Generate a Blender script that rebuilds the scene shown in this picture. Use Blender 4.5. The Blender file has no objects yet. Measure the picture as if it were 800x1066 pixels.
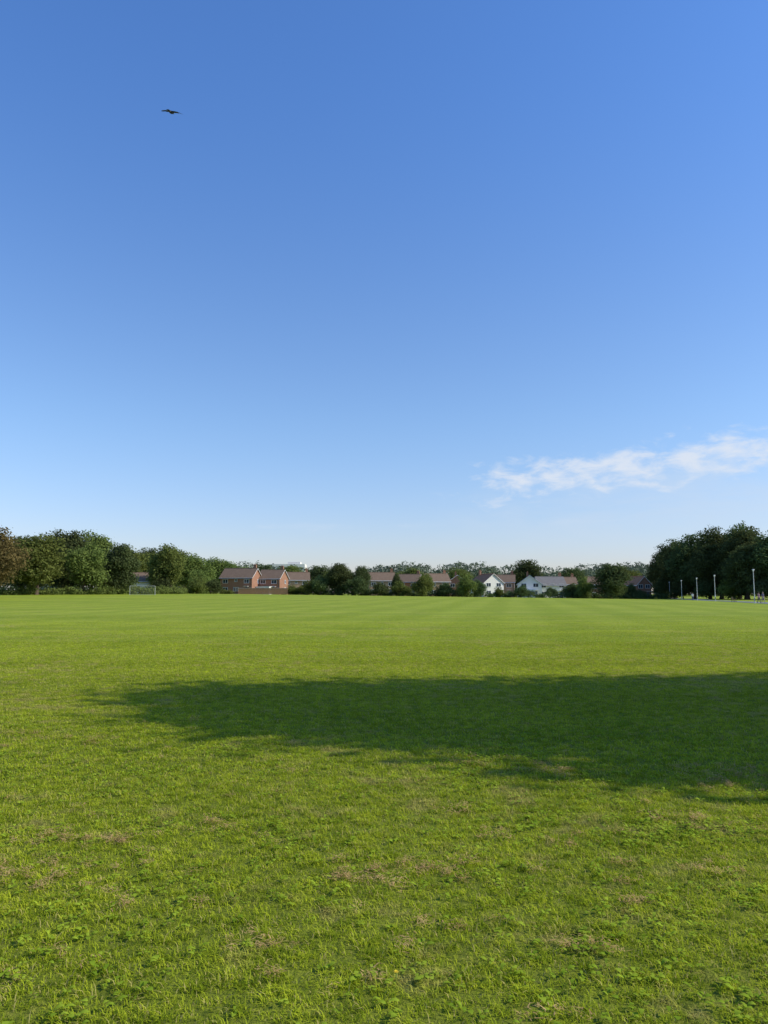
import bpy, math, random
import numpy as np
from mathutils import Vector, Matrix

S = bpy.context.scene
COL = S.collection
R = math.radians
SUN_AZ, SUN_EL = 97.0, 35.0
S.view_settings.view_transform = 'Standard'
S.view_settings.look = 'None'
S.view_settings.exposure = 0

def gz(x, y):
    t = min(max((y - 40) / 160.0, 0), 1); t = t*t*(3-2*t)
    xc = min(max(x, -130), 75)
    return t * (0.95 - 0.0125 * xc)

# ------------------------------------------------------------------ node helpers
def mat(name):
    m = bpy.data.materials.new(name); m.use_nodes = True
    nt = m.node_tree; nt.nodes.clear()
    return m, nt
def N(nt, t):
    return nt.nodes.new(t)
def math_n(nt, op, a, b=None, c=None, clamp=False):
    n = nt.nodes.new('ShaderNodeMath'); n.operation = op; n.use_clamp = clamp
    for i, v in enumerate((a, b, c)):
        if v is None: continue
        if isinstance(v, (int, float)): n.inputs[i].default_value = v
        else: nt.links.new(v, n.inputs[i])
    return n.outputs[0]
def mixc(nt, fac, a, b, bt='MIX'):
    n = nt.nodes.new('ShaderNodeMix'); n.data_type = 'RGBA'; n.blend_type = bt
    for s, v in ((n.inputs[0], fac), (n.inputs[6], a), (n.inputs[7], b)):
        if isinstance(v, (int, float)): s.default_value = v
        elif isinstance(v, (tuple, list)): s.default_value = (v[0], v[1], v[2], 1)
        else: nt.links.new(v, s)
    return n.outputs[2]
def noise(nt, vec, scale, detail=3, rough=0.55):
    n = nt.nodes.new('ShaderNodeTexNoise')
    n.inputs['Scale'].default_value = scale; n.inputs['Detail'].default_value = detail
    n.inputs['Roughness'].default_value = rough
    if vec is not None: nt.links.new(vec, n.inputs['Vector'])
    return n.outputs['Fac']
def rampv(nt, v, a, b, lo=0.0, hi=1.0):
    n = nt.nodes.new('ShaderNodeMapRange'); n.interpolation_type = 'SMOOTHSTEP'
    nt.links.new(v, n.inputs[0])
    n.inputs[1].default_value = a; n.inputs[2].default_value = b
    n.inputs[3].default_value = lo; n.inputs[4].default_value = hi
    return n.outputs[0]
def simple(name, col, rough=0.7, nscale=3.0, var=0.25, metal=0.0, spec=0.3):
    m, nt = mat(name)
    out = N(nt, 'ShaderNodeOutputMaterial'); p = N(nt, 'ShaderNodeBsdfPrincipled')
    tc = N(nt, 'ShaderNodeTexCoord')
    f = noise(nt, tc.outputs['Object'], nscale, 4)
    c = mixc(nt, f, tuple(v*(1-var) for v in col), tuple(min(1, v*(1+var)) for v in col))
    nt.links.new(c, p.inputs['Base Color'])
    p.inputs['Roughness'].default_value = rough; p.inputs['Metallic'].default_value = metal
    p.inputs['Specular IOR Level'].default_value = spec
    nt.links.new(p.outputs[0], out.inputs[0])
    return m

# ------------------------------------------------------------------ grass colour shared by ground and blades
def field_tone(nt):
    g = N(nt, 'ShaderNodeNewGeometry')
    pos = g.outputs['Position']
    patch = noise(nt, pos, 0.55, 3, 0.6)
    sx = N(nt, 'ShaderNodeSeparateXYZ'); nt.links.new(pos, sx.inputs[0])
    dry1 = noise(nt, pos, 2.3, 4, 0.7)
    dry2 = noise(nt, pos, 0.22, 1, 0.5)
    d = math_n(nt, 'ADD', dry1, math_n(nt, 'MULTIPLY', math_n(nt, 'SUBTRACT', dry2, 0.5), 0.5))
    dry = rampv(nt, d, 0.54, 0.70)
    wob = noise(nt, pos, 0.05, 2)
    s = math_n(nt, 'SUBTRACT', sx.outputs[0], math_n(nt, 'MULTIPLY', sx.outputs[1], 0.17))
    s = math_n(nt, 'ADD', s, math_n(nt, 'MULTIPLY', wob, 2.0))
    s = math_n(nt, 'MULTIPLY', s, 2*math.pi/5.2)
    stripe = rampv(nt, math_n(nt, 'SINE', s), -0.8, 0.8)
    vx = N(nt, 'ShaderNodeMapping'); vx.inputs['Scale'].default_value = (0.016, 0.13, 0.1)
    nt.links.new(pos, vx.inputs[0])
    band = noise(nt, vx.outputs[0], 1.0, 4, 0.7)
    return pos, sx, patch, dry, stripe, band

def ground_material():
    m, nt = mat('turf')
    out = N(nt, 'ShaderNodeOutputMaterial'); p = N(nt, 'ShaderNodeBsdfPrincipled')
    pos, sx, patch, dry, stripe, band = field_tone(nt)
    fine = noise(nt, pos, 22, 5, 0.7)
    mid = noise(nt, pos, 4.0, 4, 0.65)
    c = mixc(nt, rampv(nt, patch, 0.3, 0.7), (0.225, 0.290, 0.020), (0.320, 0.375, 0.028))
    c = mixc(nt, rampv(nt, mid, 0.3, 0.72, 0.45, 1.0), (0.10, 0.140, 0.012), c)
    c = mixc(nt, math_n(nt, 'MULTIPLY', rampv(nt, fine, 0.42, 0.75), 0.35), c, (0.44, 0.45, 0.06))
    st = math_n(nt, 'MULTIPLY', stripe, rampv(nt, sx.outputs[1], 8, 45))
    c = mixc(nt, math_n(nt, 'MULTIPLY', st, 0.20), c, (0.44, 0.47, 0.07))
    c = mixc(nt, math_n(nt, 'MULTIPLY', rampv(nt, band, 0.32, 0.66), 0.55), c, (0.145, 0.21, 0.016))
    near = rampv(nt, sx.outputs[1], 6, 60, 1.0, 0.5)
    c = mixc(nt, math_n(nt, 'MULTIPLY', math_n(nt, 'MULTIPLY', dry, 0.6), near), c, (0.36, 0.27, 0.10))
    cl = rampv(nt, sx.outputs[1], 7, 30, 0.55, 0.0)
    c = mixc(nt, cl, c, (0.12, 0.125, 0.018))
    nt.links.new(c, p.inputs['Base Color'])
    p.inputs['Roughness'].default_value = 0.9
    p.inputs['Specular IOR Level'].default_value = 0.08
    b = N(nt, 'ShaderNodeBump'); b.inputs['Strength'].default_value = 0.8; b.inputs['Distance'].default_value = 0.05
    hh = math_n(nt, 'ADD', noise(nt, pos, 9, 6, 0.75), math_n(nt, 'MULTIPLY', mid, 1.2))
    nt.links.new(hh, b.inputs['Height']); nt.links.new(b.outputs[0], p.inputs['Normal'])
    nt.links.new(p.outputs[0], out.inputs[0])
    return m

def blade_material(name, dark, light, drycol, transl=0.35, dryamt=0.5):
    m, nt = mat(name)
    out = N(nt, 'ShaderNodeOutputMaterial'); p = N(nt, 'ShaderNodeBsdfDiffuse')
    pos, sx, patch, dry, stripe, band = field_tone(nt)
    a = N(nt, 'ShaderNodeAttribute'); a.attribute_name = 'tint'
    clump = noise(nt, pos, 5.5, 2, 0.6)
    f = math_n(nt, 'ADD', math_n(nt, 'MULTIPLY', a.outputs['Fac'], 0.4), math_n(nt, 'MULTIPLY', rampv(nt, patch, 0.3, 0.7), 0.25))
    f = math_n(nt, 'ADD', f, math_n(nt, 'MULTIPLY', rampv(nt, clump, 0.35, 0.65), 0.5), clamp=True)
    c = mixc(nt, f, dark, light)
    c = mixc(nt, math_n(nt, 'MULTIPLY', rampv(nt, band, 0.32, 0.66), 0.30), c, tuple(v*.75 for v in dark))
    d = math_n(nt, 'MULTIPLY', dry, dryamt)
    old = rampv(nt, a.outputs['Fac'], 0.88, 0.91)
    d = math_n(nt, 'MAXIMUM', d, math_n(nt, 'MULTIPLY', old, 0.8))
    c = mixc(nt, d, c, drycol)
    nt.links.new(c, p.inputs[0])
    t = N(nt, 'ShaderNodeBsdfTranslucent'); nt.links.new(c, t.inputs[0])
    mx = N(nt, 'ShaderNodeMixShader'); mx.inputs[0].default_value = transl
    nt.links.new(p.outputs[0], mx.inputs[1]); nt.links.new(t.outputs[0], mx.inputs[2])
    nt.links.new(mx.outputs[0], out.inputs[0])
    return m

def leaf_material(name, dark, light, transl=0.3):
    m, nt = mat(name)
    out = N(nt, 'ShaderNodeOutputMaterial'); p = N(nt, 'ShaderNodeBsdfDiffuse')
    a = N(nt, 'ShaderNodeAttribute'); a.attribute_name = 'tint'
    oi = N(nt, 'ShaderNodeObjectInfo')
    g = N(nt, 'ShaderNodeNewGeometry')
    n = noise(nt, g.outputs['Position'], 0.45, 2)
    f = math_n(nt, 'ADD', math_n(nt, 'MULTIPLY', a.outputs['Fac'], 0.45), math_n(nt, 'MULTIPLY', n, 0.5), clamp=True)
    c = mixc(nt, f, dark, light)
    hs = N(nt, 'ShaderNodeHueSaturation')
    nt.links.new(math_n(nt, 'MULTIPLY_ADD', oi.outputs['Random'], 0.045, 0.475), hs.inputs['Hue'])
    nt.links.new(math_n(nt, 'MULTIPLY_ADD', oi.outputs['Random'], 0.5, 0.75), hs.inputs['Value'])
    nt.links.new(c, hs.inputs['Color']); c = hs.outputs[0]
    nt.links.new(c, p.inputs[0])
    t = N(nt, 'ShaderNodeBsdfTranslucent'); nt.links.new(c, t.inputs[0])
    mx = N(nt, 'ShaderNodeMixShader'); mx.inputs[0].default_value = transl
    nt.links.new(p.outputs[0], mx.inputs[1]); nt.links.new(t.outputs[0], mx.inputs[2])
    nt.links.new(mx.outputs[0], out.inputs[0])
    return m

M_BARK = simple('bark', (0.09, 0.065, 0.045), 0.9, 4)
M_LEAF = leaf_material('leaves_green', (0.095, 0.128, 0.034), (0.205, 0.245, 0.062), .38)
M_LEAFD = leaf_material('leaves_deep', (0.062, 0.088, 0.036), (0.122, 0.158, 0.054), .38)
M_LEAFB = leaf_material('leaves_bronze', (0.110, 0.100, 0.036), (0.23, 0.185, 0.064), .35)
M_LEAFHAZE = leaf_material('leaves_far_hazed', (0.105, 0.140, 0.100), (0.18, 0.215, 0.135), 0.15)  # distance haze painted into the leaf colour: paler, bluer green

# ------------------------------------------------------------------ numpy mesh from quads
def quad_mesh(name, V, quads, mats, mi=None, tint=None):
    me = bpy.data.meshes.new(name)
    V = np.asarray(V, dtype=np.float32); quads = np.asarray(quads, dtype=np.int32)
    me.vertices.add(len(V)); me.vertices.foreach_set('co', V.ravel())
    me.loops.add(quads.size); me.loops.foreach_set('vertex_index', quads.ravel())
    k = quads.shape[1]
    me.polygons.add(len(quads))
    me.polygons.foreach_set('loop_start', np.arange(0, quads.size, k, dtype=np.int32))
    me.polygons.foreach_set('loop_total', np.full(len(quads), k, dtype=np.int32))
    for m in mats: me.materials.append(m)
    if mi is not None: me.polygons.foreach_set('material_index', np.asarray(mi, dtype=np.int32))
    if tint is not None:
        at = me.attributes.new('tint', 'FLOAT', 'POINT'); at.data.foreach_set('value', np.asarray(tint, dtype=np.float32))
    me.update(calc_edges=True); me.validate()
    return me

def tube(p0, p1, r0, r1, n=7):
    p0 = np.array(p0, float); p1 = np.array(p1, float); d = p1-p0; d /= (np.linalg.norm(d)+1e-9)
    a = np.cross(d, [0.3, 0.9, 0.1]); a /= np.linalg.norm(a); b = np.cross(d, a)
    t = np.arange(n)*2*math.pi/n
    ring = np.outer(np.cos(t), a)+np.outer(np.sin(t), b)
    V = np.vstack([p0+ring*r0, p1+ring*r1])
    F = [(i, (i+1) % n, n+(i+1) % n, n+i) for i in range(n)]
    return V, F

def foliage(rng, lobes, nleaf, ls, per=10, spread=0.5, inner=0.22):
    L = np.array(lobes)
    wts = L[:, 3]**2; wts /= wts.sum()
    nc = nleaf//per
    idx = rng.choice(len(L), nc, p=wts)
    d = rng.normal(size=(nc, 3)); d[:, 2] += 0.15; d /= np.linalg.norm(d, axis=1)[:, None]
    rad = rng.uniform(0.72, 1.06, nc); ins = rng.random(nc) < inner; rad[ins] = rng.uniform(0.2, 0.75, ins.sum())
    C = L[idx, :3] + d*rad[:, None]*np.stack([L[idx, 3], L[idx, 3], L[idx, 4]], 1)
    ctint = rng.random(nc)
    C = np.repeat(C, per, 0); D = np.repeat(d, per, 0)
    n = len(C)
    P = C + rng.normal(size=(n, 3))*spread*np.array([1, 1, 0.6])
    nr = D*0.8 + rng.normal(size=(n, 3))*0.65 + np.array([0, 0, 0.35]); nr /= np.linalg.norm(nr, axis=1)[:, None]
    r = rng.normal(size=(n, 3)); u = np.cross(nr, r); u /= np.linalg.norm(u, axis=1)[:, None]; v = np.cross(nr, u)
    s = (ls*rng.uniform(0.6, 1.35, n))[:, None]
    V = np.stack([P-u*s, P-v*s*0.55+nr*s*0.12, P+u*s, P+v*s*0.55+nr*s*0.12], 1).reshape(-1, 3)
    F = np.arange(n*4).reshape(n, 4)
    tint = np.repeat(np.clip(np.repeat(ctint, per)*0.6+rng.random(n)*0.4, 0, 1), 4)
    return V, F, tint

def tree_mesh(name, seed, h, w, cb, nleaf, ls, nl, leafmat, spread=0.5, inner=0.22, top=1.0, trunk=None):
    rng = np.random.default_rng(seed)
    a = (h-cb)/2; b = w/2; c = np.array([0, 0, cb+a])
    lobes = []
    for i in range(nl):
        d = rng.normal(size=3); d /= np.linalg.norm(d)
        r = rng.uniform(0.35, 0.74)
        p = c + d*r*np.array([b, b, a])
        taper = 1.0 - 0.35*max(0, (p[2]-c[2])/a)*top
        p[:2] *= taper
        rl = rng.uniform(0.26, 0.44)*b
        rz = rl*rng.uniform(0.75, 1.0)*min(1.5, a/b)
        p[2] = min(max(p[2], cb+rz*0.7), h-rz*0.95)
        lobes.append((*p, rl, rz))
    lobes.append((0, 0, c[2], b*0.55, a*0.6))
    LV, LF, tint = foliage(rng, lobes, nleaf, ls, spread=spread, inner=inner)
    Vs, Fs, k = [], [], 0
    tr = trunk or h*0.026
    pts = [(0, 0, -0.4), (0.08, 0.05, cb*0.5+0.5), (rng.uniform(-.2, .2), rng.uniform(-.2, .2), cb+a*0.6), (rng.uniform(-.4, .4), rng.uniform(-.4, .4), cb+a*1.3)]
    rr = [tr*1.35, tr, tr*0.7, tr*0.3]
    for i in range(3):
        v, f = tube(pts[i], pts[i+1], rr[i], rr[i+1], 9); Vs.append(v); Fs += [tuple(q+k for q in ff) for ff in f]; k += len(v)
    for lo in lobes:
        t = rng.uniform(0.25, 0.9); z0 = cb*0.7+(a*1.1)*t*0.8
        z0 = min(z0, lo[2])
        s = (0.05, 0.03, z0)
        midp = ((s[0]+lo[0])*0.5, (s[1]+lo[1])*0.5, (s[2]+lo[2])*0.5+0.05*h*0.3)
        v, f = tube(s, midp, tr*0.42, tr*0.28, 6); Vs.append(v); Fs += [tuple(q+k for q in ff) for ff in f]; k += len(v)
        v, f = tube(midp, lo[:3], tr*0.28, tr*0.1, 6); Vs.append(v); Fs += [tuple(q+k for q in ff) for ff in f]; k += len(v)
    TV = np.vstack(Vs)
    V = np.vstack([TV, LV]); F = np.vstack([np.array(Fs), LF+len(TV)])
    mi = np.concatenate([np.zeros(len(Fs)), np.ones(len(LF))])
    tt = np.concatenate([np.zeros(len(TV)), tint])
    return quad_mesh(name, V, F, [M_BARK, leafmat], mi, tt)

def add(name, me, loc=(0, 0, 0), rot=0, scale=(1, 1, 1), parent=None):
    o = bpy.data.objects.new(name, me); o.location = loc; o.rotation_euler = (0, 0, rot); o.scale = scale
    COL.objects.link(o)
    if parent: o.parent = parent
    return o
def empty(name, loc, rot=0):
    o = bpy.data.objects.new(name, None); o.location = loc; o.rotation_euler = (0, 0, rot); o.empty_display_size = 0.5
    COL.objects.link(o); return o

# ------------------------------------------------------------------ ground sheet
def axis(fine, fstep, lims):
    pos = list(np.arange(0, fine+1e-6, fstep)); s = fstep
    while pos[-1] < lims:
        s *= 1.25; pos.append(pos[-1]+s)
    return pos
px = axis(140, 5, 3000); xs = [-v for v in px[::-1]]+px[1:]
py = axis(280, 5, 3000); ys = [-v for v in axis(20, 5, 600)[::-1]]+py[1:]
gv = [(x, y, gz(x, y)) for y in ys for x in xs]; nx = len(xs)
gf = [(j*nx+i, j*nx+i+1, (j+1)*nx+i+1, (j+1)*nx+i) for j in range(len(ys)-1) for i in range(nx-1)]
g = add('ground', quad_mesh('ground', gv, gf, [ground_material()]))
g.data.polygons.foreach_set('use_smooth', [True]*len(g.data.polygons))

# ------------------------------------------------------------------ grass (instanced turf tiles)
rng = np.random.default_rng(7)
M_BLADE = blade_material('grass_blade', (0.165, 0.240, 0.012), (0.58, 0.64, 0.045), (0.54, 0.44, 0.17), 0.42, 0.6)
M_WEED = blade_material('broad_leaf', (0.15, 0.25, 0.016), (0.40, 0.50, 0.045), (0.42, 0.34, 0.12), 0.3, 0.1)
M_STRAW = blade_material('dry_clippings', (0.27, 0.155, 0.055), (0.66, 0.46, 0.20), (0.55, 0.38, 0.15), 0.2, 0.3)

def blades(name, rng, P, h, w, lean, material, flat=False):
    n = len(P); az = rng.random(n)*2*math.pi; ln = rng.uniform(0.15, lean, n)
    dx = np.stack([np.cos(az), np.sin(az), np.zeros(n)], 1)
    sd = np.stack([-np.sin(az), np.cos(az), np.zeros(n)], 1)
    up = np.array([0, 0, 1.0]); ww = (w*rng.uniform(0.7, 1.3, n))[:, None]
    if flat:
        tilt = rng.uniform(-0.1, 0.6, n)[:, None]
        p1 = P+dx*h[:, None]*0.5+up*h[:, None]*0.5*tilt+sd*ww
        p2 = P+dx*h[:, None]*1.0+up*h[:, None]*tilt*0.2-sd*ww
    else:
        p1 = P+up*h[:, None]*0.6+dx*(h*ln*0.35)[:, None]
        p2 = P+up*(h*(1-0.25*ln))[:, None]+dx*(h*ln*1.1)[:, None]
    V = np.stack([P-sd*ww, P+sd*ww, p1+sd*ww*0.85, p1-sd*ww*0.85, p2+sd*ww*0.15, p2-sd*ww*0.15], 1).reshape(-1, 3)
    b = np.arange(n)[:, None]*6
    F = np.vstack([b+np.array([0, 1, 2, 3]), b+np.array([3, 2, 4, 5])])
    return quad_mesh(name, V, F, [material], None, np.repeat(rng.random(n), 6))

def turf_tile(name, rng, size, dens, hs, w):
    n = int(dens*size*size)
    nc = int(size*size*240); C = rng.uniform(-.5, .5, (nc, 2))*size; chs = rng.uniform(.4, 1.45, nc)
    ci = rng.integers(0, nc, n)
    xy = C[ci]+rng.normal(size=(n, 2))*0.024
    loose = rng.random(n) < .28; xy[loose] = rng.uniform(-.52, .52, (loose.sum(), 2))*size
    P = np.column_stack([xy, np.full(n, -.004)])
    h = rng.uniform(.012, .034, n)*chs[ci]*hs
    tall = rng.random(n) < .015; h[tall] *= 1.5
    return blades(name, rng, P, h, w, 1.5, M_BLADE)

def clip_patch(name, rng, n, rad, hmin, hmax, w, material):
    ang = rng.random(n)*2*math.pi; r = rad*np.sqrt(rng.random(n))
    P = np.stack([r*np.cos(ang), r*np.sin(ang), rng.random(n)*.03], 1)
    return blades(name, rng, P, rng.uniform(hmin, hmax, n), w, 1, material, flat=True)

def rosette(name, rng, material):
    V, F, T = [], [], []
    k = 0
    for i in range(rng.integers(4, 9)):
        az = rng.random()*6.283; L = rng.uniform(0.015, 0.036); W = L*rng.uniform(0.22, 0.4); b0 = rng.uniform(0, 0.02)
        lift = rng.uniform(0.2, 0.9)
        d = np.array([math.cos(az), math.sin(az), 0]); s = np.array([-d[1], d[0], 0])
        o = np.array([rng.normal()*0.012, rng.normal()*0.012, rng.uniform(0.012, 0.028)])
        t = rng.random()*.85
        prof = [(0, .15, 0), (.3, .8, .22*lift), (.65, 1, .35*lift), (1.0, .25, .30*lift)]
        for (a, ww, z) in prof:
            c = o+d*(b0+L*a)+np.array([0, 0, z*L])
            V += [c-s*W*ww+[0, 0, 0.004*ww], c+s*W*ww+[0, 0, 0.004*ww]]; T += [t, t]
        for j in range(3): F.append((k+2*j, k+2*j+1, k+2*j+3, k+2*j+2))
        k += 8
    return quad_mesh(name, V, F, [material], None, T)

def scatter(name, pts, scales, meshes, idx, rots, seed=0):
    coll = bpy.data.collections.new(name+'_pieces')
    for i, me in enumerate(meshes):
        coll.objects.link(bpy.data.objects.new('%s_piece_%02d' % (name, i), me))
    me = bpy.data.meshes.new(name); me.vertices.add(len(pts)); me.vertices.foreach_set('co', np.asarray(pts, dtype=np.float32).ravel())
    for nm, vals, ty in (('sc', scales, 'FLOAT'), ('rz', rots, 'FLOAT'), ('pick', idx, 'INT')):
        at = me.attributes.new(nm, ty, 'POINT'); at.data.foreach_set('value', np.asarray(vals, dtype=np.float32 if ty == 'FLOAT' else np.int32))
    me.update()
    o = add(name, me)
    ng = bpy.data.node_groups.new(name+'_gn', 'GeometryNodeTree')
    ng.interface.new_socket('Geometry', in_out='INPUT', socket_type='NodeSocketGeometry')
    ng.interface.new_socket('Geometry', in_out='OUTPUT', socket_type='NodeSocketGeometry')
    gi = ng.nodes.new('NodeGroupInput'); go = ng.nodes.new('NodeGroupOutput')
    ci = ng.nodes.new('GeometryNodeCollectionInfo'); ci.inputs['Collection'].default_value = coll
    ci.inputs['Separate Children'].default_value = True; ci.inputs['Reset Children'].default_value = True
    ip = ng.nodes.new('GeometryNodeInstanceOnPoints'); ip.inputs['Pick Instance'].default_value = True
    def attr(nm, ty):
        na = ng.nodes.new('GeometryNodeInputNamedAttribute'); na.data_type = ty; na.inputs[0].default_value = nm; return na.outputs[0]
    cx = ng.nodes.new('ShaderNodeCombineXYZ'); ng.links.new(attr('rz', 'FLOAT'), cx.inputs[2])
    ng.links.new(gi.outputs[0], ip.inputs['Points']); ng.links.new(ci.outputs[0], ip.inputs['Instance'])
    ng.links.new(cx.outputs[0], ip.inputs['Rotation']); ng.links.new(attr('pick', 'INT'), ip.inputs['Instance Index'])
    ng.links.new(attr('sc', 'FLOAT'), ip.inputs['Scale']); ng.links.new(ip.outputs[0], go.inputs[0])
    md = o.modifiers.new('scatter', 'NODES'); md.node_group = ng
    return o

def sector(rng, n, y0, y1, pad=1.6, power=1.0):
    out = []
    while len(out) < n:
        y = math.sqrt(rng.uniform(y0**2, y1**2)); x = rng.uniform(-1, 1)*(0.56*y+pad)
        if rng.random() < (y0/y)**power: out.append((x, y, 0))
    return np.array(out)

tiles, pts, ids, sc = [], [], [], []
rings = [(2.0, 7.0, .5, 10500, .0020, 1.0, 4), (7.0, 13.0, .5, 6000, .0029, 1.0, 3), (13, 19, 1.0, 2800, .0038, 1.0, 3), (19, 26, 1.0, 1500, .0046, .95, 2),
         (26, 34, 1.0, 750, .005, .85, 2), (34, 44, 1.0, 350, .0055, .8, 2), (44, 56, 2.0, 140, .006, .75, 2)]
for (y0, y1, ts, dens, bw, hs, nv) in rings:
    base = len(tiles)
    tiles += [turf_tile('turf_%d_%d' % (base, v), rng, ts, dens, hs, bw) for v in range(nv)]
    y = y0+ts/2
    while y < y1:
        hw = 0.56*y+1.8; nxx = int(math.ceil(hw/ts))
        for i in range(-nxx, nxx+1):
            x = i*ts
            pts.append((x, y, gz(x, y))); ids.append(base+int(rng.integers(0, nv))); sc.append(1.0)
        y += ts
scatter('grass', pts, sc, tiles, ids, rng.integers(0, 4, len(pts))*math.pi/2)

wp = []
for c in sector(rng, 150, 2.4, 10, power=0.8):
    for _ in range(rng.integers(5, 32)):
        wp.append((c[0]+rng.normal()*0.25, c[1]+rng.normal()*0.16, 0))
wp = np.array(wp + list(map(tuple, sector(rng, 2000, 2.4, 12))))
scatter('clover_weeds', wp, rng.uniform(0.6, 1.2, len(wp)), [rosette('r%d' % i, rng, M_WEED) for i in range(6)], rng.integers(0, 6, len(wp)), rng.random(len(wp))*6.28)
# dry mowing clippings
spots = [(-1.8, 5.16, .10), (2.3, 5.53, .11), (-1.2, 5.53, .05), (0, 4.58, .12), (-.27, 4.6, .10), (.25, 4.7, .09), (.77, 5.31, .06), (-1.8, 4.43, .07), (-3.7, 8.7, .18),
         (1.85, 4.6, .05), (.28, 3.9, .05), (-1.35, 4.19, .05), (3.19, 7.1, .15), (-2.1, 4.6, .09), (-2.0, 10.4, .16), (1.55, 7.1, .10), (-2.3, 5.2, .07), (1.1, 5.1, .05),
         (.95, 7.5, .08), (-.8, 7.2, .07), (-1.6, 3.4, .04), (1.3, 4.2, .04), (-.6, 3.7, .04), (-4.2, 8.9, .15), (2.9, 6.6, .1), (0.5, 5.9, .06)]
cp = []
for (x, y, r) in spots:
    for q in range(rng.integers(4, 10)):
        ox, oy = rng.normal()*r*1.7, rng.normal()*r*1.2; rr_ = r*rng.uniform(.12, .5)
        for _ in range(int(6*r/0.1)): cp.append((x+ox+rng.normal()*rr_, y+oy+rng.normal()*rr_, rng.uniform(.004, .024)))
for c in sector(rng, 900, 2.5, 24, power=0.35):
    r = rng.uniform(0.01, 0.07)
    for _ in range(rng.integers(1, 7)): cp.append((c[0]+rng.normal()*r*1.4, c[1]+rng.normal()*r, rng.uniform(.006, .024)))
cp = np.array(cp)
scatter('dry_grass_clippings', cp, rng.uniform(0.5, 1.2, len(cp)), [clip_patch('c%d' % i, rng, 10, 0.045, 0.015, 0.05, 0.002, M_STRAW) for i in range(4)], rng.integers(0, 4, len(cp)), rng.random(len(cp))*6.28)

# ------------------------------------------------------------------ mesh builder for hard objects
class MB:
    def __init__(s): s.v, s.f, s.m = [], [], []
    def box(s, c, d, mi=0, rz=0):
        k = len(s.v); cx, cy, cz = c; hx, hy, hz = d[0]/2, d[1]/2, d[2]/2
        ca, sa = math.cos(rz), math.sin(rz)
        for z in (-hz, hz):
            for (x, y) in ((-hx, -hy), (hx, -hy), (hx, hy), (-hx, hy)):
                s.v.append((cx+x*ca-y*sa, cy+x*sa+y*ca, cz+z))
        for q in ((3, 2, 1, 0), (4, 5, 6, 7), (0, 1, 5, 4), (1, 2, 6, 5), (2, 3, 7, 6), (3, 0, 4, 7)):
            s.f.append(tuple(k+i for i in q)); s.m.append(mi)
    def poly(s, pts, mi=0):
        k = len(s.v); s.v += [tuple(p) for p in pts]; s.f.append(tuple(range(k, k+len(pts)))); s.m.append(mi)
    def tube(s, p0, p1, r0, r1, n=10, mi=0, cap=True):
        v, f = tube(p0, p1, r0, r1, n); k = len(s.v); s.v += [tuple(q) for q in v]
        for q in f: s.f.append(tuple(k+i for i in q)); s.m.append(mi)
        if cap:
            s.f.append(tuple(k+i for i in range(n))[::-1]); s.m.append(mi)
            s.f.append(tuple(k+n+i for i in range(n))); s.m.append(mi)
    def obj(s, name, mats, parent=None, loc=(0, 0, 0), rot=0, smooth=False):
        me = bpy.data.meshes.new(name); me.from_pydata(s.v, [], s.f)
        for m in mats: me.materials.append(m)
        me.polygons.foreach_set('material_index', s.m)
        if smooth: me.polygons.foreach_set('use_smooth', [True]*len(s.f))
        me.update()
        return add(name, me, loc, rot, parent=parent)

def brick_mat(name, a, b, mortar, scale=1.0):
    m, nt = mat(name); out = N(nt, 'ShaderNodeOutputMaterial'); p = N(nt, 'ShaderNodeBsdfPrincipled')
    tc = N(nt, 'ShaderNodeTexCoord'); sp = N(nt, 'ShaderNodeSeparateXYZ'); nt.links.new(tc.outputs['Object'], sp.inputs[0])
    cb = N(nt, 'ShaderNodeCombineXYZ'); nt.links.new(math_n(nt, 'ADD', sp.outputs[0], sp.outputs[1]), cb.inputs[0]); nt.links.new(sp.outputs[2], cb.inputs[1])
    br = N(nt, 'ShaderNodeTexBrick'); nt.links.new(cb.outputs[0], br.inputs['Vector'])
    br.inputs['Color1'].default_value = (*a, 1); br.inputs['Color2'].default_value = (*b, 1); br.inputs['Mortar'].default_value = (*mortar, 1)
    br.inputs['Scale'].default_value = scale; br.inputs['Brick Width'].default_value = 0.225; br.inputs['Row Height'].default_value = 0.075; br.inputs['Mortar Size'].default_value = 0.008
    n = noise(nt, tc.outputs['Object'], 0.8, 4)
    c = mixc(nt, rampv(nt, n, 0.3, 0.7, 0, 0.35), br.outputs[0], tuple(v*0.55 for v in a))
    nt.links.new(c, p.inputs['Base Color']); p.inputs['Roughness'].default_value = 0.9
    nt.links.new(p.outputs[0], out.inputs[0]); return m
def roof_mat(name, col):
    m, nt = mat(name); out = N(nt, 'ShaderNodeOutputMaterial'); p = N(nt, 'ShaderNodeBsdfPrincipled')
    tc = N(nt, 'ShaderNodeTexCoord'); sp = N(nt, 'ShaderNodeSeparateXYZ'); nt.links.new(tc.outputs['Object'], sp.inputs[0])
    w = math_n(nt, 'FRACT', math_n(nt, 'MULTIPLY', sp.outputs[2], 6.0))
    n = noise(nt, tc.outputs['Object'], 1.3, 5, 0.7)
    c = mixc(nt, n, tuple(v*0.6 for v in col), tuple(v*1.35 for v in col))
    c = mixc(nt, rampv(nt, w, 0.75, 1.0, 0, 0.5), c, tuple(v*0.35 for v in col))
    nt.links.new(c, p.inputs['Base Color']); p.inputs['Roughness'].default_value = 0.85
    p.inputs['Specular IOR Level'].default_value = 0.2
    nt.links.new(p.outputs[0], out.inputs[0]); return m
M_BRICK = brick_mat('red_brick', (0.32, 0.135, 0.07), (0.26, 0.105, 0.055), (0.32, 0.25, 0.18))
M_BRICK2 = brick_mat('buff_brick', (0.38, 0.235, 0.14), (0.32, 0.19, 0.11), (0.36, 0.31, 0.25))
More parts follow.
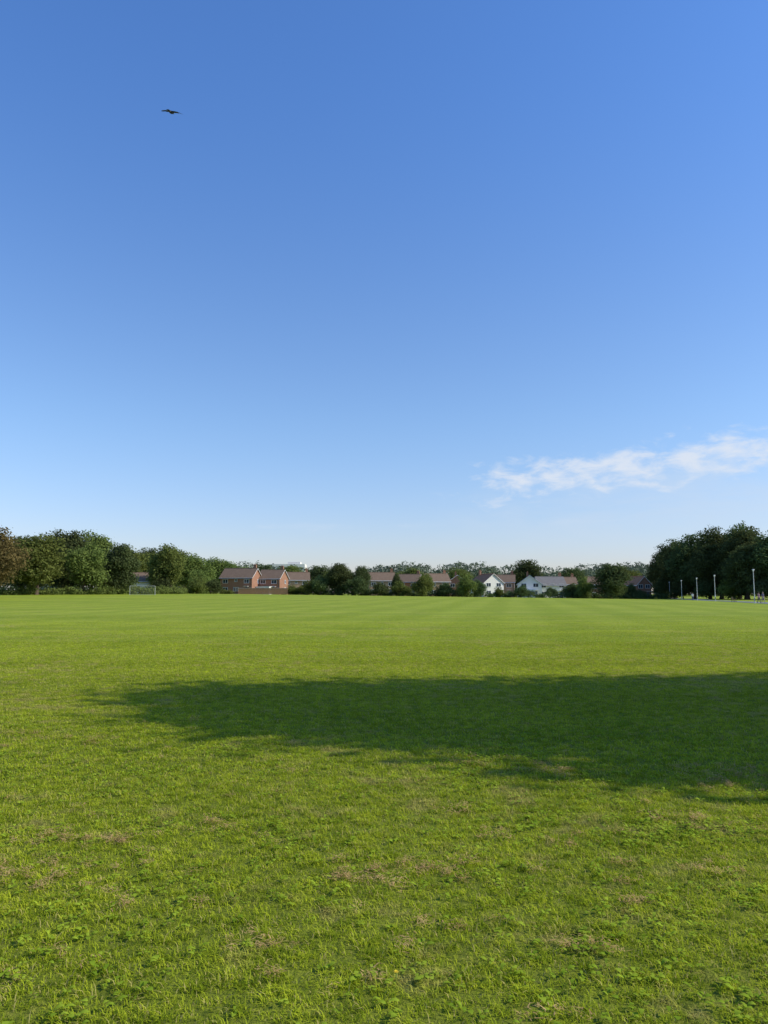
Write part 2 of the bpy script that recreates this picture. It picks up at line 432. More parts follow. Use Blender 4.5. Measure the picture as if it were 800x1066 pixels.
M_RENDER = simple('white_render', (0.72, 0.69, 0.62), 0.8, 1.0, 0.08)
M_ROOFB = roof_mat('brown_tiles', (0.18, 0.125, 0.085)); M_ROOFR = roof_mat('terracotta_tiles', (0.36, 0.17, 0.09)); M_ROOFG = roof_mat('grey_tiles', (0.18, 0.17, 0.16))
M_WHITE = simple('white_paint', (0.75, 0.75, 0.73), 0.5, 5, 0.05)
M_GLASS = simple('window_glass', (0.03, 0.04, 0.05), 0.08, 1, 0.3, spec=0.6)
M_DOOR = simple('door_paint', (0.07, 0.10, 0.16), 0.5, 5, 0.1)
M_WOOD = simple('fence_wood', (0.42, 0.22, 0.11), 0.85, 3, 0.3)
M_STEEL = simple('galvanised_steel', (0.52, 0.53, 0.52), 0.5, 6, 0.12, metal=0.15)
M_DARK = simple('dark_metal', (0.06, 0.06, 0.065), 0.5, 6, 0.1)
M_POST = simple('goal_paint_worn', (0.40, 0.41, 0.39), 0.6, 6, 0.2)

def house(name, x, y, w, dp, eave, ridge, rot, wall, roof, gable_front=False, chimneys=1, storeys=2, ext=None):
    e = empty(name, (x, y, gz(x, y)), R(rot))
    if gable_front: W, D = dp, w
    else: W, D = w, dp
    fr = math.pi/2 if gable_front else 0.0
    b = MB()
    hx, hy = W/2, D/2
    b.poly([(-hx, -hy, -.5), (hx, -hy, -.5), (hx, -hy, eave), (-hx, -hy, eave)])
    b.poly([(hx, hy, -.5), (-hx, hy, -.5), (-hx, hy, eave), (hx, hy, eave)])
    b.poly([(hx, -hy, -.5), (hx, hy, -.5), (hx, hy, eave), (hx, 0, ridge), (hx, -hy, eave)])
    b.poly([(-hx, hy, -.5), (-hx, -hy, -.5), (-hx, -hy, eave), (-hx, 0, ridge), (-hx, hy, eave)])
    b.obj('walls', [wall], e, rot=fr)
    b = MB(); o = 0.35; sl = (ridge-eave)/hy; t = 0.16
    for sg in (-1, 1):
        a0 = (-hx-o, sg*(hy+o), eave-sl*o+0.03); a1 = (hx+o, sg*(hy+o), eave-sl*o+0.03)
        r0 = (-hx-o, 0, ridge+0.03); r1 = (hx+o, 0, ridge+0.03)
        up = lambda p: (p[0], p[1], p[2]+t)
        q = [a0, a1, r1, r0]
        b.poly([up(p) for p in (q if sg < 0 else q[::-1])]); b.poly(q[::-1] if sg < 0 else q)
        b.poly([a0, a1, up(a1), up(a0)], 1)
        b.poly([a0, up(a0), up(r0), r0], 1); b.poly([a1, r1, up(r1), up(a1)], 1)
    b.tube((-hx-o, 0, ridge+t+.03), (hx+o, 0, ridge+t+.03), .12, .12, 8)
    b.obj('roof', [roof, M_WHITE], e, rot=fr)
    b = MB()
    for sg in (-1, 1): b.tube((-hx-o, sg*(hy+o+.08), eave-sl*o), (hx+o, sg*(hy+o+.08), eave-sl*o), .06, .06, 6)
    b.tube((hx-.3, -hy-.06, 0), (hx-.3, -hy-.06, eave-.1), .04, .04, 6)
    b.obj('gutters', [M_DARK], e, rot=fr)
    if chimneys:
        b = MB()
        for i in range(chimneys):
            cx = (hx-0.8)*(1 if i == 0 else -1)
            b.box((cx, 0.4, ridge+0.3), (0.9, 0.6, 1.8)); b.box((cx, 0.4, ridge+1.24), (1.02, 0.72, 0.1))
            for s in (-.2, .2): b.tube((cx+s, .4, ridge+1.28), (cx+s, .4, ridge+1.6), .1, .09, 8, 1)
        b.obj('chimney', [M_BRICK, M_ROOFR], e, rot=fr)
    b = MB()
    def win(cx, cz, ww, hh, face, dist):
        ca, sa = math.cos(face), math.sin(face)
        def P(u, out, z):
            X = u; Y = -(dist+out); return (X*ca-Y*sa, X*sa+Y*ca, z)
        b.box(P(cx, 0.0, cz), (ww, 0.05, hh), 1, face)
        tt = .09
        for (u, z, a, c) in ((cx-ww/2, cz, tt, hh+tt), (cx+ww/2, cz, tt, hh+tt), (cx, cz, tt*.8, hh-tt)):
            b.box(P(u, .02, z), (a, .10, c), 0, face)
        b.box(P(cx, .025, cz+hh/2), (ww-tt, .10, tt), 0, face)
        b.box(P(cx, .05, cz-hh/2), (ww+.2, .18, tt*.9), 0, face)
    fw, fd = (w, dp)
    nw = max(2, int(fw/2.9))
    for s in range(storeys):
        for i in range(nw):
            u = (i+.5)/nw*fw-fw/2
            if s == 0 and i == nw-1:
                b.box((u, -fd/2-.02, 1.02), (.95, .08, 2.05), 2); b.box((u, -fd/2-.5, 2.35), (1.5, 1.0, .1), 0); continue
            if s == storeys-1 and storeys == 2 and i == nw//2 and nw > 2: win(u, 1.45+2.6*s+.15, .8, .9, 0, fd/2)
            else: win(u, 1.45+2.45*s, 1.6, 1.15, 0, fd/2)
    for face in (math.pi/2, -math.pi/2):
        for s in range(storeys): win(fd*.12, 1.5+2.4*s, 1.0, 1.1, face, fw/2)
    b.obj('windows_and_door', [M_WHITE, M_GLASS, M_DOOR], e)
    if ext:
        b = MB(); ex, ew = ext
        b.box((ex, -fd/2-1.25, 1.1), (ew, 2.5, 2.4), 0)
        b.box((ex, -fd/2-1.3, 2.38), (ew+.3, 2.7, .14), 1)
        for i in range(3): b.box((ex-ew/2+ew*(i+.5)/3, -fd/2-2.52, 1.35), (ew/3-.25, .05, 1.3), 2)
        b.obj('extension', [M_WHITE, M_WHITE, M_GLASS], e)
    return e

house('brick_house', -44.8, 242, 10.6, 7.5, 5.0, 7.8, -14, M_BRICK, M_ROOFB, chimneys=1)
house('brick_house', -35.2, 245, 7.4, 7.5, 4.9, 7.6, -14, M_BRICK, M_ROOFB, chimneys=1, ext=(-1.0, 4.5))
house('brick_house', -31.0, 272, 9.0, 7.0, 5.0, 7.6, 8, M_BRICK2, M_ROOFB, chimneys=1)
house('rendered_bungalow', -66.0, 213, 6.4, 7, 3.2, 5.4, 12, M_RENDER, M_ROOFB, chimneys=0, storeys=1)
house('brick_house', -77, 262, 8, 7, 4.6, 6.9, -5, M_BRICK2, M_ROOFR, chimneys=1)
house('brick_house', -1.0, 272, 9, 7, 5.2, 7.9, 6, M_BRICK2, M_ROOFB, chimneys=1)
house('brick_house', 9.2, 280, 8, 7, 5.0, 7.6, -12, M_BRICK, M_ROOFB, chimneys=1)
house('brick_house', 18.0, 268, 8, 7, 5.0, 7.6, 14, M_BRICK2, M_ROOFB, chimneys=1)
house('brick_house', 26.5, 280, 7, 7, 5.0, 7.5, -3, M_BRICK, M_ROOFR, gable_front=True, chimneys=1)
house('white_gabled_house', 33.5, 252, 7.4, 9, 4.4, 7.3, 22, M_RENDER, M_ROOFR, gable_front=True, chimneys=1)
house('brick_house', 40.8, 264, 7.5, 7, 5.0, 7.4, -10, M_BRICK2, M_ROOFB, chimneys=1)
house('white_house', 47.0, 250, 7.5, 7.5, 4.2, 6.9, -8, M_RENDER, M_ROOFG, gable_front=True, chimneys=1, ext=(-.5, 4))
house('white_house', 55.2, 258, 9.0, 7.5, 4.2, 6.8, 4, M_RENDER, M_ROOFG, chimneys=1)
house('brick_house', 65.0, 278, 7.5, 7.5, 4.8, 7.2, 4, M_BRICK, M_ROOFB, chimneys=1)
house('brick_house', 82.5, 252, 5.2, 8, 4.4, 7.0, 15, M_BRICK, M_ROOFR, gable_front=True, chimneys=0)
house('brick_house', 76.0, 275, 8, 7, 4.8, 7.4, 0, M_BRICK, M_ROOFB, chimneys=1)

e = empty('apartment_block', (-78, 620, 0)); b = MB(); b.box((0, 0, 12), (30, 14, 26)); b.box((6, 1, 25.9), (10, 8, 1.7)); b.obj('walls', [M_RENDER], e)
b = MB()
for fl in range(7):
    for i in range(9): b.box((-13+i*3.25, -7.02, 3+fl*3.1), (1.9, .1, 1.4))
b.obj('windows', [M_GLASS], e)

e = empty('garden_fence', (-36.6, 228, gz(-36.6, 228)), R(-3)); b = MB()
for i in range(8):
    x0 = -6.4+i*1.83
    b.box((x0, 0, .95), (.1, .1, 2.0), 0)
    for j in range(11): b.box((x0+.13+j*.155, -.02+.012*(j % 2), .92+.01*((i*j) % 3)), (.15, .02, 1.75), 0)
    b.box((x0+.915, -.05, 1.84), (1.7, .07, .05), 1)
b.box((8.24, 0, .95), (.1, .1, 2.0), 0)
b.obj('panels', [M_WOOD, M_WHITE], e)

# ------------------------------------------------------------------ trees
T = {}
T['r0'] = tree_mesh('oak_a', 1, 12, 10, 0.3, 14000, .23, 26, M_LEAF)
T['r1'] = tree_mesh('oak_b', 2, 12, 10, 0.3, 14000, .23, 30, M_LEAF)
T['r2'] = tree_mesh('oak_c', 3, 12, 10, 0.5, 14000, .23, 24, M_LEAFD)
T['rb'] = tree_mesh('copper_a', 4, 12, 10, 0.3, 14000, .2, 26, M_LEAFB)
T['t0'] = tree_mesh('lime_a', 5, 20, 12, 0.2, 20000, .28, 38, M_LEAFD)
T['t1'] = tree_mesh('lime_b', 6, 20, 12, 0.2, 20000, .28, 44, M_LEAFD)
T['b0'] = tree_mesh('bush_a', 7, 6, 8, -0.2, 7000, .18, 20, M_LEAF, spread=.35, trunk=.12)
T['b1'] = tree_mesh('bush_b', 8, 6, 8, -0.2, 7000, .18, 18, M_LEAFD, spread=.35, trunk=.12)
BASE = {'r': (12, 10), 't': (20, 12), 'b': (6, 8)}
NAMES = {'r0': 'oak_tree', 'r1': 'oak_tree', 'r2': 'oak_tree', 'rb': 'copper_beech_tree', 't0': 'lime_tree', 't1': 'lime_tree', 'b0': 'bush', 'b1': 'bush'}
rr = random.Random(4)
def plant(kind, x, y, topz, w):
    z = gz(x, y); h = topz-z; bh, bw = BASE[kind[0]]
    w *= {'r': 1.18, 't': 1.25, 'b': 1.2}[kind[0]]
    add(NAMES[kind], T[kind], (x, y, z), rr.uniform(0, 6.28), (w/bw, w/bw*rr.uniform(.9, 1.1), h/bh*1.02))
for row in [
    ('rb', -61.5, 120, 13.4, 10), ('r0', -75, 128, 13.0, 11), ('r1', -67.5, 150, 13.6, 11), ('r2', -68.6, 168, 16.2, 10), ('r0', -61.5, 158, 12.6, 9), ('r1', -66.5, 176, 16.2, 10),
    ('r2', -57, 166, 12.9, 8), ('r0', -74, 225, 16.2, 11), ('r1', -60, 208, 13.2, 6), ('r2', -76.5, 252, 17.4, 9), ('r0', -53, 190, 14.3, 9), ('r1', -58, 232, 13.8, 11), ('r2', -77, 185, 16.0, 11), ('r1', -68, 250, 17.0, 11),
    ('b0', -48.5, 200, 6.0, 6), ('b1', -45.5, 203, 5.6, 5.5), ('b0', -50.5, 214, 8.0, 8), ('b1', -53.5, 186, 6.0, 5), ('b0', -59, 180, 4.6, 4), ('b1', -64, 193, 3.6, 4), ('b0', -62.5, 175, 6, 6),
    ('r1', -65, 300, 16.0, 13), ('r0', -57, 300, 14.0, 13), ('r2', -47, 305, 13.6, 12), ('r1', -38, 310, 13.4, 12), ('r2', -27, 315, 13.8, 11), ('r0', -18, 300, 12.6, 11),
    ('r2', -13.2, 230, 11.2, 8.0), ('r2', -6.8, 230, 10.4, 5.5), ('b1', -18.8, 228, 7.2, 6), ('b0', -23.0, 229, 5.4, 5), ('b1', -9, 226, 7.0, 7), ('b0', -27, 230, 4.2, 5),
    ('b1', -1, 226, 5.0, 6), ('b0', 5, 228, 5.2, 5), ('b0', 11.3, 225, 7.2, 6), ('b1', 17.5, 229, 5.0, 6), ('b0', 24.3, 227, 7.2, 7), ('b1', 28.5, 229, 6.0, 4), ('r0', 13.5, 250, 8.6, 4), ('r2', 4.2, 256, 8.6, 3.5),
    ('b0', 35, 234, 3.6, 4), ('b1', 41.0, 232, 4.4, 4), ('r2', 56, 300, 15.6, 12), ('r1', 30, 315, 12.5, 12), ('r0', 10, 320, 12.8, 13), ('r2', 74, 305, 12.5, 12),
    ('b1', 55.5, 232, 4.9, 5), ('b0', 59.5, 229, 6.6, 6), ('b1', 51.5, 236, 3.8, 4), ('r2', 65.2, 222, 10.9, 10.5), ('b0', 72, 236, 5.8, 6), ('b1', 76, 240, 5.0, 5), ('r0', 90, 285, 12.2, 9), ('b1', 81, 243, 3.0, 4), ('b0', 60, 238, 4.5, 7),
    ('t0', 96, 258, 20.4, 10), ('t1', 95.5, 238, 21.2, 11.5), ('t0', 99.5, 228, 22.0, 12), ('t1', 100.5, 214, 20.8, 12), ('t0', 103, 203, 19.2, 12.5), ('t1', 110, 200, 19.5, 13), ('t1', 118, 215, 21, 13),
    ('t1', 93.5, 262, 16.0, 7), ('t0', 108, 235, 22, 13), ('t0', 92.5, 246, 18.5, 8), ('t1', 94.5, 224, 17, 9), ('t1', 97, 206, 15.5, 10), ('t0', 104, 222, 22.3, 12),
    ('b1', 92, 238, 6, 8), ('b1', 94, 222, 6, 8), ('b0', 95, 210, 5.5, 8), ('b1', 97, 198, 5.5, 8), ('b1', 103, 192, 5.5, 9), ('b1', 91, 250, 7, 7), ('b1', 112, 190, 5.5, 9),
    ('r1', -84, 150, 14, 11), ('r0', -88, 135, 13, 11), ('r2', -80, 170, 15, 11),
    ]: plant(*row)

def hedge(name, pts, h, wdt, n, ls, m, seed):
    rng = np.random.default_rng(seed); lobes = []
    for (a, b) in zip(pts[:-1], pts[1:]):
        L = math.dist(a, b); k = int(L/1.6)
        for i in range(k):
            t = i/k; x = a[0]+(b[0]-a[0])*t; y = a[1]+(b[1]-a[1])*t
            hh = h*rng.uniform(.45, 1.25)
            lobes.append((x+rng.normal()*.3, y+rng.normal()*.5, gz(x, y)+hh*.45, wdt*rng.uniform(.7, 1.2), hh*.55))
    V, F, t = foliage(rng, lobes, n, ls, spread=.25, inner=.3)
    return add(name, quad_mesh(name, V, F, [m], None, t))
hedge('hedge', [(-85, 150), (-72, 147), (-62, 156), (-54, 170), (-50, 190), (-54, 199)], 1.5, 1.6, 22000, .16, M_LEAF, 31)
hedge('hedge', [(-57, 216), (-52, 218), (-43, 224)], 2.0, 1.3, 7000, .16, M_LEAF, 32)
hedge('hedge', [(-30, 232), (-10, 228), (20, 230), (38, 235), (60, 231), (92, 240)], 2.1, 1.5, 36000, .17, M_LEAFD, 33)

rng2 = np.random.default_rng(55); lobes = []
for i in range(300):
    x = rng2.uniform(-330, 330); y = rng2.uniform(430, 560) + (0 if abs(x) < 200 else 30)
    w = rng2.uniform(4.5, 8.5); top = 1.6+(27.5+rng2.uniform(-4, 3.5)+3*math.sin(x*.045))*y/801
    lobes.append((x, y, top-w*.8, w, w*.8)); lobes.append((x+rng2.normal()*4, y-2, top*.45, w*1.1, top*.45))
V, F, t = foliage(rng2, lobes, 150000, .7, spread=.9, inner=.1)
add('distant_trees', quad_mesh('distant_trees', V, F, [M_LEAFHAZE], None, t))

# beside the viewer, off to the right: trees whose shade lies across the grass
T['s0'] = tree_mesh('shade_a', 12, 13.0, 8.6, 2.2, 42000, .17, 34, M_LEAF, spread=.35, inner=.4, top=.6)
T['s1'] = tree_mesh('shade_b', 15, 13.0, 8.6, 2.2, 42000, .17, 34, M_LEAF, spread=.35, inner=.4, top=.6)
add('sycamore_tree', T['s0'], (14.9, 9.2, 0), 0.5)
add('sycamore_tree', T['s1'], (22.0, 10.8, 0), 2.1, (1.05, 1.05, 1.0))
add('sycamore_tree', T['s0'], (31, 10.2, 0), 3.9, (1.1, 1.1, 1.0))

# ------------------------------------------------------------------ path, lamps, bench, people
def lampx(y): return 56.5+(y-118)*0.262
yy = np.linspace(60, 262, 60); V, F = [], []
for i, y in enumerate(yy):
    for o in (0.9, 3.9): V.append((lampx(y)+o, y, gz(lampx(y)+o, y)+0.042))
    if i: F.append((2*i-2, 2*i-1, 2*i+1, 2*i))
add('footpath', quad_mesh('footpath', V, F, [simple('path_asphalt', (0.24, 0.235, 0.225), 0.9, 2.0, 0.15)]))
b = MB()
for i in range(len(yy)-1):
    for o in (0.82, 3.98):
        y0, y1 = yy[i], yy[i+1]; xa, xb = lampx(y0)+o, lampx(y1)+o
        b.box(((xa+xb)/2, (y0+y1)/2, gz((xa+xb)/2, (y0+y1)/2)), (.08, math.dist((xa, y0), (xb, y1))-.02, .16), 0, -math.atan(.262))
b.obj('path_edging', [simple('edging_concrete', (.4, .39, .37), .9, 3, .1)])

def lamp(x, y):
    e = empty('street_lamp', (x, y, gz(x, y)))
    b = MB(); b.tube((0, 0, -.2), (0, 0, 1.1), .09, .085, 12); b.tube((0, 0, 1.1), (0, 0, 1.16), .085, .06, 12); b.tube((0, 0, 1.16), (0, 0, 4.85), .06, .045, 12)
    b.obj('column', [M_STEEL], e, smooth=False)
    b = MB(); b.box((0, -.092, .6), (.09, .02, .45)); b.obj('door_panel', [M_DARK], e)
    b = MB(); b.tube((0, 0, 4.8), (0, 0, 4.9), .06, .08, 12, 0); b.tube((0, 0, 4.9), (0, 0, 5.1), .10, .13, 12, 1); b.tube((0, 0, 5.1), (0, 0, 5.16), .19, .17, 12, 0); b.tube((0, 0, 5.16), (0, 0, 5.22), .17, .04, 12, 0)
    b.obj('lantern', [M_STEEL, M_WHITE], e)
for y in (118, 154, 179, 208, 238): lamp(lampx(y), y)

def goal(x, y, rot):
    e = empty('football_goal', (x, y, gz(x, y)), R(rot)); w, h, d = 5.0, 1.85, 1.6
    b = MB()
    for s in (-1, 1):
        b.tube((s*w/2, 0, 0), (s*w/2, 0, h), .04, .04, 8); b.tube((s*w/2, 0, h), (s*w/2, .5, h), .025, .025, 6)
        b.tube((s*w/2, .5, h), (s*w/2, d, .04), .025, .025, 6); b.tube((s*w/2, 0, .04), (s*w/2, d, .04), .025, .025, 6)
    b.tube((-w/2, 0, h), (w/2, 0, h), .04, .04, 8); b.tube((-w/2, d, .04), (w/2, d, .04), .025, .025, 6)
    b.obj('frame', [M_POST], e)
    b = MB()
    for i in range(29):
        u = -w/2+w*i/28; b.tube((u, .5, h), (u, d, .04), .004, .004, 3, cap=False); b.tube((u, 0, h), (u, .5, h), .004, .004, 3, cap=False)
    for i in range(11):
        t = i/10; b.tube((-w/2, .5+(d-.5)*t, h+(.04-h)*t), (w/2, .5+(d-.5)*t, h+(.04-h)*t), .004, .004, 3, cap=False)
    b.obj('net', [M_POST], e)
goal(-50.0, 160, 14)

def bench(x, y, rot):
    e = empty('park_bench', (x, y, gz(x, y)), R(rot)); b = MB()
    for i in range(4): b.box((0, -.18+i*.12, .45), (1.6, .1, .035))
    b.obj('seat', [M_WOOD], e); b = MB()
    for i in range(3): b.box((0, .26+i*.02, .58+i*.13), (1.6, .03, .1))
    b.obj('backrest', [M_WOOD], e); b = MB()
    for s in (-.7, .7):
        b.box((s, -.18, .21), (.06, .06, .43)); b.box((s, .27, .44), (.06, .06, .88)); b.box((s, .03, .40), (.06, .40, .05)); b.box((s, .02, .66), (.06, .5, .04))
    b.obj('legs', [M_DARK], e)
bench(61.5, 136, 75)

def person(x, y, rot, top, trousers, hair, stride=0.22, H=1.72):
    def pm():
        m, nt = mat('clothed_body'); out = N(nt, 'ShaderNodeOutputMaterial'); p = N(nt, 'ShaderNodeBsdfPrincipled')
        tc = N(nt, 'ShaderNodeTexCoord'); sp = N(nt, 'ShaderNodeSeparateXYZ'); nt.links.new(tc.outputs['Object'], sp.inputs[0])
        z = sp.outputs[2]; ax = math_n(nt, 'ABSOLUTE', sp.outputs[0])
        c = mixc(nt, math_n(nt, 'GREATER_THAN', z, .07), (.04, .035, .03), trousers)
        c = mixc(nt, math_n(nt, 'GREATER_THAN', z, .93), c, top)
        arm = math_n(nt, 'MULTIPLY', math_n(nt, 'GREATER_THAN', ax, .2), math_n(nt, 'LESS_THAN', z, 1.14))
        sk = (.42, .26, .19)
        c = mixc(nt, arm, c, sk); c = mixc(nt, math_n(nt, 'GREATER_THAN', z, 1.44), c, sk)
        nt.links.new(c, p.inputs['Base Color']); p.inputs['Roughness'].default_value = .8; nt.links.new(p.outputs[0], out.inputs[0]); return m
    e = empty('person', (x, y, gz(x, y)), R(rot)); s = stride
    vs = [((0, 0, .95), .145), ((0, 0, 1.12), .125), ((0, .0, 1.32), .15), ((0, 0, 1.43), .075), ((0, -.01, 1.5), .055), ((0, -.02, 1.58), .085), ((0, -.02, 1.66), .08),
          ((.10, 0, .88), .095), ((.10, -s*.6, .5), .065), ((.10, -s*.9, .1), .042), ((.10, -s*.9-.16, .04), .035),
          ((-.10, 0, .88), .095), ((-.10, s*.2, .49), .065), ((-.10, s*1.1, .12), .042), ((-.10, s*1.1-.13, .04), .035),
          ((.19, 0, 1.38), .06), ((.23, s*.35, 1.12), .045), ((.24, s*.15, .9), .032), ((.24, s*.05, .8), .03),
          ((-.19, 0, 1.38), .06), ((-.23, -s*.2, 1.12), .045), ((-.24, -s*.8, .93), .032), ((-.24, -s*1.0, .86), .03)]
    ed = [(0, 1), (1, 2), (2, 3), (3, 4), (4, 5), (5, 6), (0, 7), (7, 8), (8, 9), (9, 10), (0, 11), (11, 12), (12, 13), (13, 14), (2, 15), (15, 16), (16, 17), (17, 18), (2, 19), (19, 20), (20, 21), (21, 22)]
    me = bpy.data.meshes.new('body'); me.from_pydata([v[0] for v in vs], ed, []); me.materials.append(pm())
    o = add('body', me, parent=e); o.scale = (H/1.74,)*3
    md = o.modifiers.new('skin', 'SKIN'); md.use_smooth_shade = True
    for i, v in enumerate(vs): me.skin_vertices[0].data[i].radius = (v[1], v[1]*(.72 if i in (0, 1, 2) else 1))
    me.skin_vertices[0].data[0].use_root = True
    o.modifiers.new('sub', 'SUBSURF').levels = 1
    o.modifiers['sub'].render_levels = 2
    b = MB(); n = 10
    for (z0, r0, z1, r1) in ((1.56, .105, 1.66, .108), (1.66, .108, 1.72, .08), (1.72, .08, 1.75, .02)): b.tube((0, .015, z0), (0, .01, z1), r0, r1, n)
    h = b.obj('hair', [simple('hair', hair, .7, 20, .2)], e, smooth=True); h.scale = (H/1.74,)*3
person(67.8, 170, 160, (.75, .74, .72), (.10, .13, .22), (.10, .06, .03))
person(58.6, 121, 15, (.20, .12, .14), (.05, .05, .07), (.05, .035, .02))
person(59.5, 121.5, 15, (.06, .07, .12), (.3, .27, .22), (.25, .2, .15), H=1.78)

# ------------------------------------------------------------------ crow in flight
def crow(loc):
    m = simple('feathers_black', (.018, .018, .02), .6, 20, .3)
    e = empty('crow', loc); b = MB()
    prof = [(-.17, .018, -.005), (-.10, .045, 0), (-.02, .062, 0), (.07, .058, .005), (.13, .040, .015), (.17, .038, .022), (.205, .028, .022), (.225, .012, .018), (.262, .004, .012)]
    for (a, c) in zip(prof[:-1], prof[1:]): b.tube((0, a[0], a[2]), (0, c[0], c[2]), a[1], c[1], 12, cap=False)
    b.obj('body', [m], e, smooth=True)
    b = MB()
    for i in range(7):
        a = R(-15+5*i); d = (math.sin(a), -math.cos(a)); s = (-d[1]*.016, d[0]*.016)
        p0 = (d[0]*.04, -.10+d[1]*.04); p1 = (d[0]*.20, -.10+d[1]*.20); z = .002*i
        b.poly([(p0[0]-s[0], p0[1]-s[1], z), (p0[0]+s[0], p0[1]+s[1], z), (p1[0]+s[0]*1.3, p1[1]+s[1]*1.3, z), (p1[0]-s[0]*1.3, p1[1]-s[1]*1.3, z)])
    b.obj('tail', [m], e)
    for nm, sg in (('wing_right', 1), ('wing_left', -1)):
        b = MB(); st = [(.03, .10, -.07, .03), (.12, .125, -.065, .04), (.22, .13, -.04, .045), (.31, .11, -.02, .04)]
        for (p, q) in zip(st[:-1], st[1:]):
            b.poly([(sg*p[0], p[2], p[3]), (sg*q[0], q[2], q[3]), (sg*q[0], q[1], q[3]), (sg*p[0], p[1], p[3])])
            b.poly([(sg*p[0], p[1], p[3]-.02), (sg*q[0], q[1], q[3]-.015), (sg*q[0], q[2], q[3]-.002), (sg*p[0], p[2], p[3]-.002)])
            b.poly([(sg*p[0], p[1], p[3]), (sg*q[0], q[1], q[3]), (sg*q[0], q[1], q[3]-.015), (sg*p[0], p[1], p[3]-.02)])
        for i in range(6):
            y0 = .10-.022*i; a = R(6-9*i); L = .21-.02*i; d = (math.cos(a), math.sin(a)); s = (-d[1]*.012, d[0]*.012); z = .04
            x0 = .29; x1 = x0+d[0]*L; y1 = y0+d[1]*L
            b.poly([(sg*(x0-s[0]*1.4), y0-s[1]*1.4, z), (sg*(x1-s[0]), y1-s[1], z-.03), (sg*(x1+s[0]), y1+s[1], z-.03), (sg*(x0+s[0]*1.4), y0+s[1]*1.4, z)])
        b.obj(nm, [m], e)
    return e
c = crow((-9.7, 32.9, 23.4)); c.rotation_euler = (R(14), R(14), R(-10)); c.scale = (1.1,)*3

e = empty('dandelion', (.05, 3.37, 0)); b = MB(); b.tube((0, 0, 0), (0, 0, .04), .002, .0018, 6, 0)
for k in range(3):
    for i in range(14):
        a = i*6.283/14+k*.2; r = .012-.003*k; z = .04+.002*k
        b.poly([(0, 0, z), (math.cos(a-.13)*r, math.sin(a-.13)*r, z+.003), (math.cos(a+.13)*r, math.sin(a+.13)*r, z+.003)], 1)
b.obj('flower', [simple('stem', (.12, .2, .04)), simple('petals', (.8, .6, .03), .6, 30, .1)], e)

# ------------------------------------------------------------------ light
az, el = R(SUN_AZ), R(SUN_EL)
sd = Vector((math.cos(el)*math.sin(az), math.cos(el)*math.cos(az), math.sin(el)))
L = bpy.data.lights.new('sun', 'SUN'); L.energy = 4.9; L.angle = R(0.53); L.color = (1.0, 0.93, 0.80)
so = bpy.data.objects.new('sun', L); COL.objects.link(so); so.rotation_euler = sd.to_track_quat('Z', 'Y').to_euler(); so.location = (30, -10, 40)

w = bpy.data.worlds.new('World'); S.world = w; w.use_nodes = True; nt = w.node_tree; nt.nodes.clear()
out = nt.nodes.new('ShaderNodeOutputWorld'); bg = nt.nodes.new('ShaderNodeBackground'); bg.inputs[1].default_value = 0.13
sky = nt.nodes.new('ShaderNodeTexSky'); sky.sky_type = 'NISHITA'; sky.sun_disc = False; sky.sun_elevation = el; sky.sun_rotation = az
sky.altitude = 0; sky.air_density = 1.0; sky.dust_density = 0.6; sky.ozone_density = 2.0
tc = nt.nodes.new('ShaderNodeTexCoord'); sp = nt.nodes.new('ShaderNodeSeparateXYZ'); nt.links.new(tc.outputs['Generated'], sp.inputs[0])
azd = math_n(nt, 'MULTIPLY', math_n(nt, 'ARCTAN2', sp.outputs[0], sp.outputs[1]), 57.2958)
eld = math_n(nt, 'MULTIPLY', math_n(nt, 'ARCSINE', sp.outputs[2]), 57.2958)
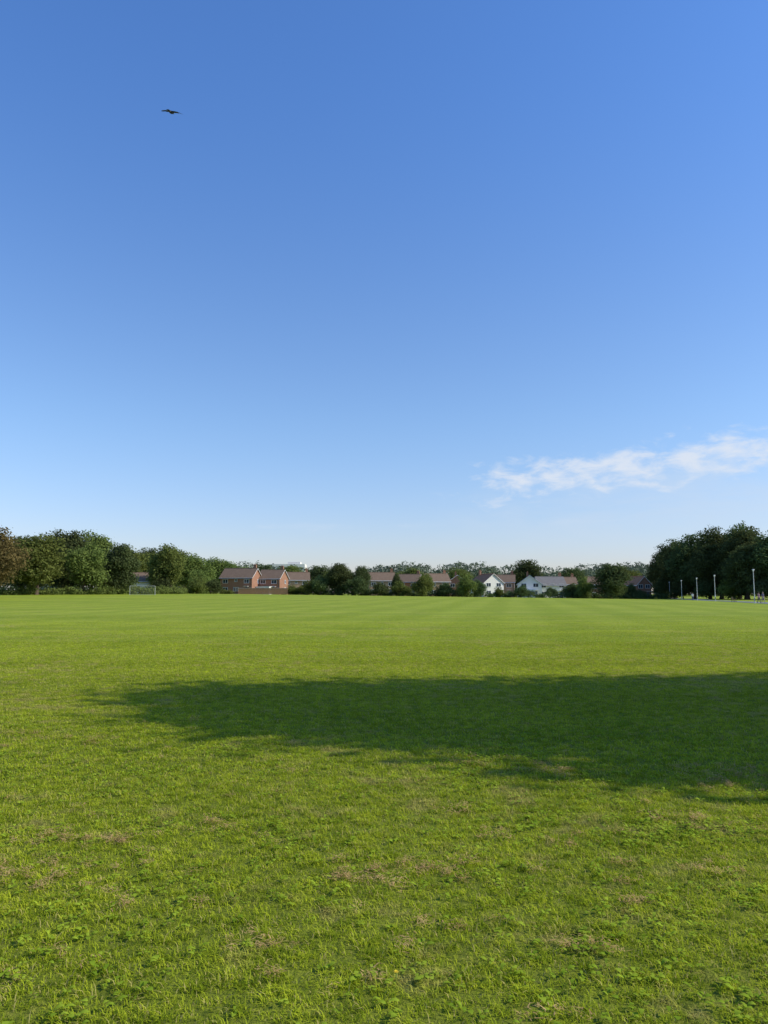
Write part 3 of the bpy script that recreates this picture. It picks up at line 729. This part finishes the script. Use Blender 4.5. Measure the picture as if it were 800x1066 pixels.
def cloud(a0, e0, slope, th, azr, sc, lo, hi, strength, seed):
    line = math_n(nt, 'MULTIPLY_ADD', math_n(nt, 'SUBTRACT', azd, a0), slope, e0)
    dv = math_n(nt, 'DIVIDE', math_n(nt, 'ABSOLUTE', math_n(nt, 'SUBTRACT', eld, line)), th)
    m = rampv(nt, dv, 1.0, 0.0)
    m = math_n(nt, 'MULTIPLY', m, rampv(nt, azd, azr[0], azr[1])); m = math_n(nt, 'MULTIPLY', m, rampv(nt, azd, azr[3], azr[2]))
    cv = nt.nodes.new('ShaderNodeCombineXYZ'); nt.links.new(math_n(nt, 'MULTIPLY', azd, sc[0]), cv.inputs[0]); nt.links.new(math_n(nt, 'MULTIPLY', eld, sc[1]), cv.inputs[1]); cv.inputs[2].default_value = seed
    n = nt.nodes.new('ShaderNodeTexNoise'); n.inputs['Scale'].default_value = 1; n.inputs['Detail'].default_value = 7; n.inputs['Roughness'].default_value = .58; n.inputs['Distortion'].default_value = .3
    nt.links.new(cv.outputs[0], n.inputs['Vector'])
    v = math_n(nt, 'ADD', n.outputs['Fac'], math_n(nt, 'MULTIPLY', math_n(nt, 'SUBTRACT', m, 1.0), .34))
    v = rampv(nt, v, lo, hi)
    return math_n(nt, 'MULTIPLY', math_n(nt, 'MULTIPLY', v, strength), rampv(nt, m, 0, .25))
c1 = cloud(5.7, 7.9, .085, 2.8, (2, 11, 50, 60), (.42, 1.0), .28, .64, .88, 3.1)
c2 = cloud(12, 5.5, .05, 4.6, (0, 18, 60, 80), (.12, .5), .12, .68, .5, 8.4)
c3 = cloud(-6, 4.8, .02, 1.0, (-14, -8, 16, 24), (.25, 1.1), .45, .85, .22, 14.2)
t1 = mixc(nt, rampv(nt, eld, 0, 14), (1.02, 1.00, 1.24), (1.02, 1.17, 1.38))
t2 = mixc(nt, rampv(nt, eld, 8, 40), t1, (0.76, 1.18, 1.76))
tint = mixc(nt, 1.0, sky.outputs[0], t2, 'MULTIPLY')
cw = (5.7, 6.15, 6.9)
c = mixc(nt, c2, tint, (4.7, 5.5, 6.6)); c = mixc(nt, c3, c, cw); c = mixc(nt, c1, c, cw)
nt.links.new(c, bg.inputs[0]); nt.links.new(bg.outputs[0], out.inputs[0])

# ------------------------------------------------------------------ camera
cam = bpy.data.cameras.new('camera'); cam.sensor_fit = 'HORIZONTAL'; cam.sensor_width = 36; cam.lens = 36.05; cam.clip_end = 8000; cam.clip_start = .05
co = bpy.data.objects.new('camera', cam); COL.objects.link(co); co.location = (0, 0, 1.6); co.rotation_euler = (R(90+6.06), 0, 0)
S.camera = co
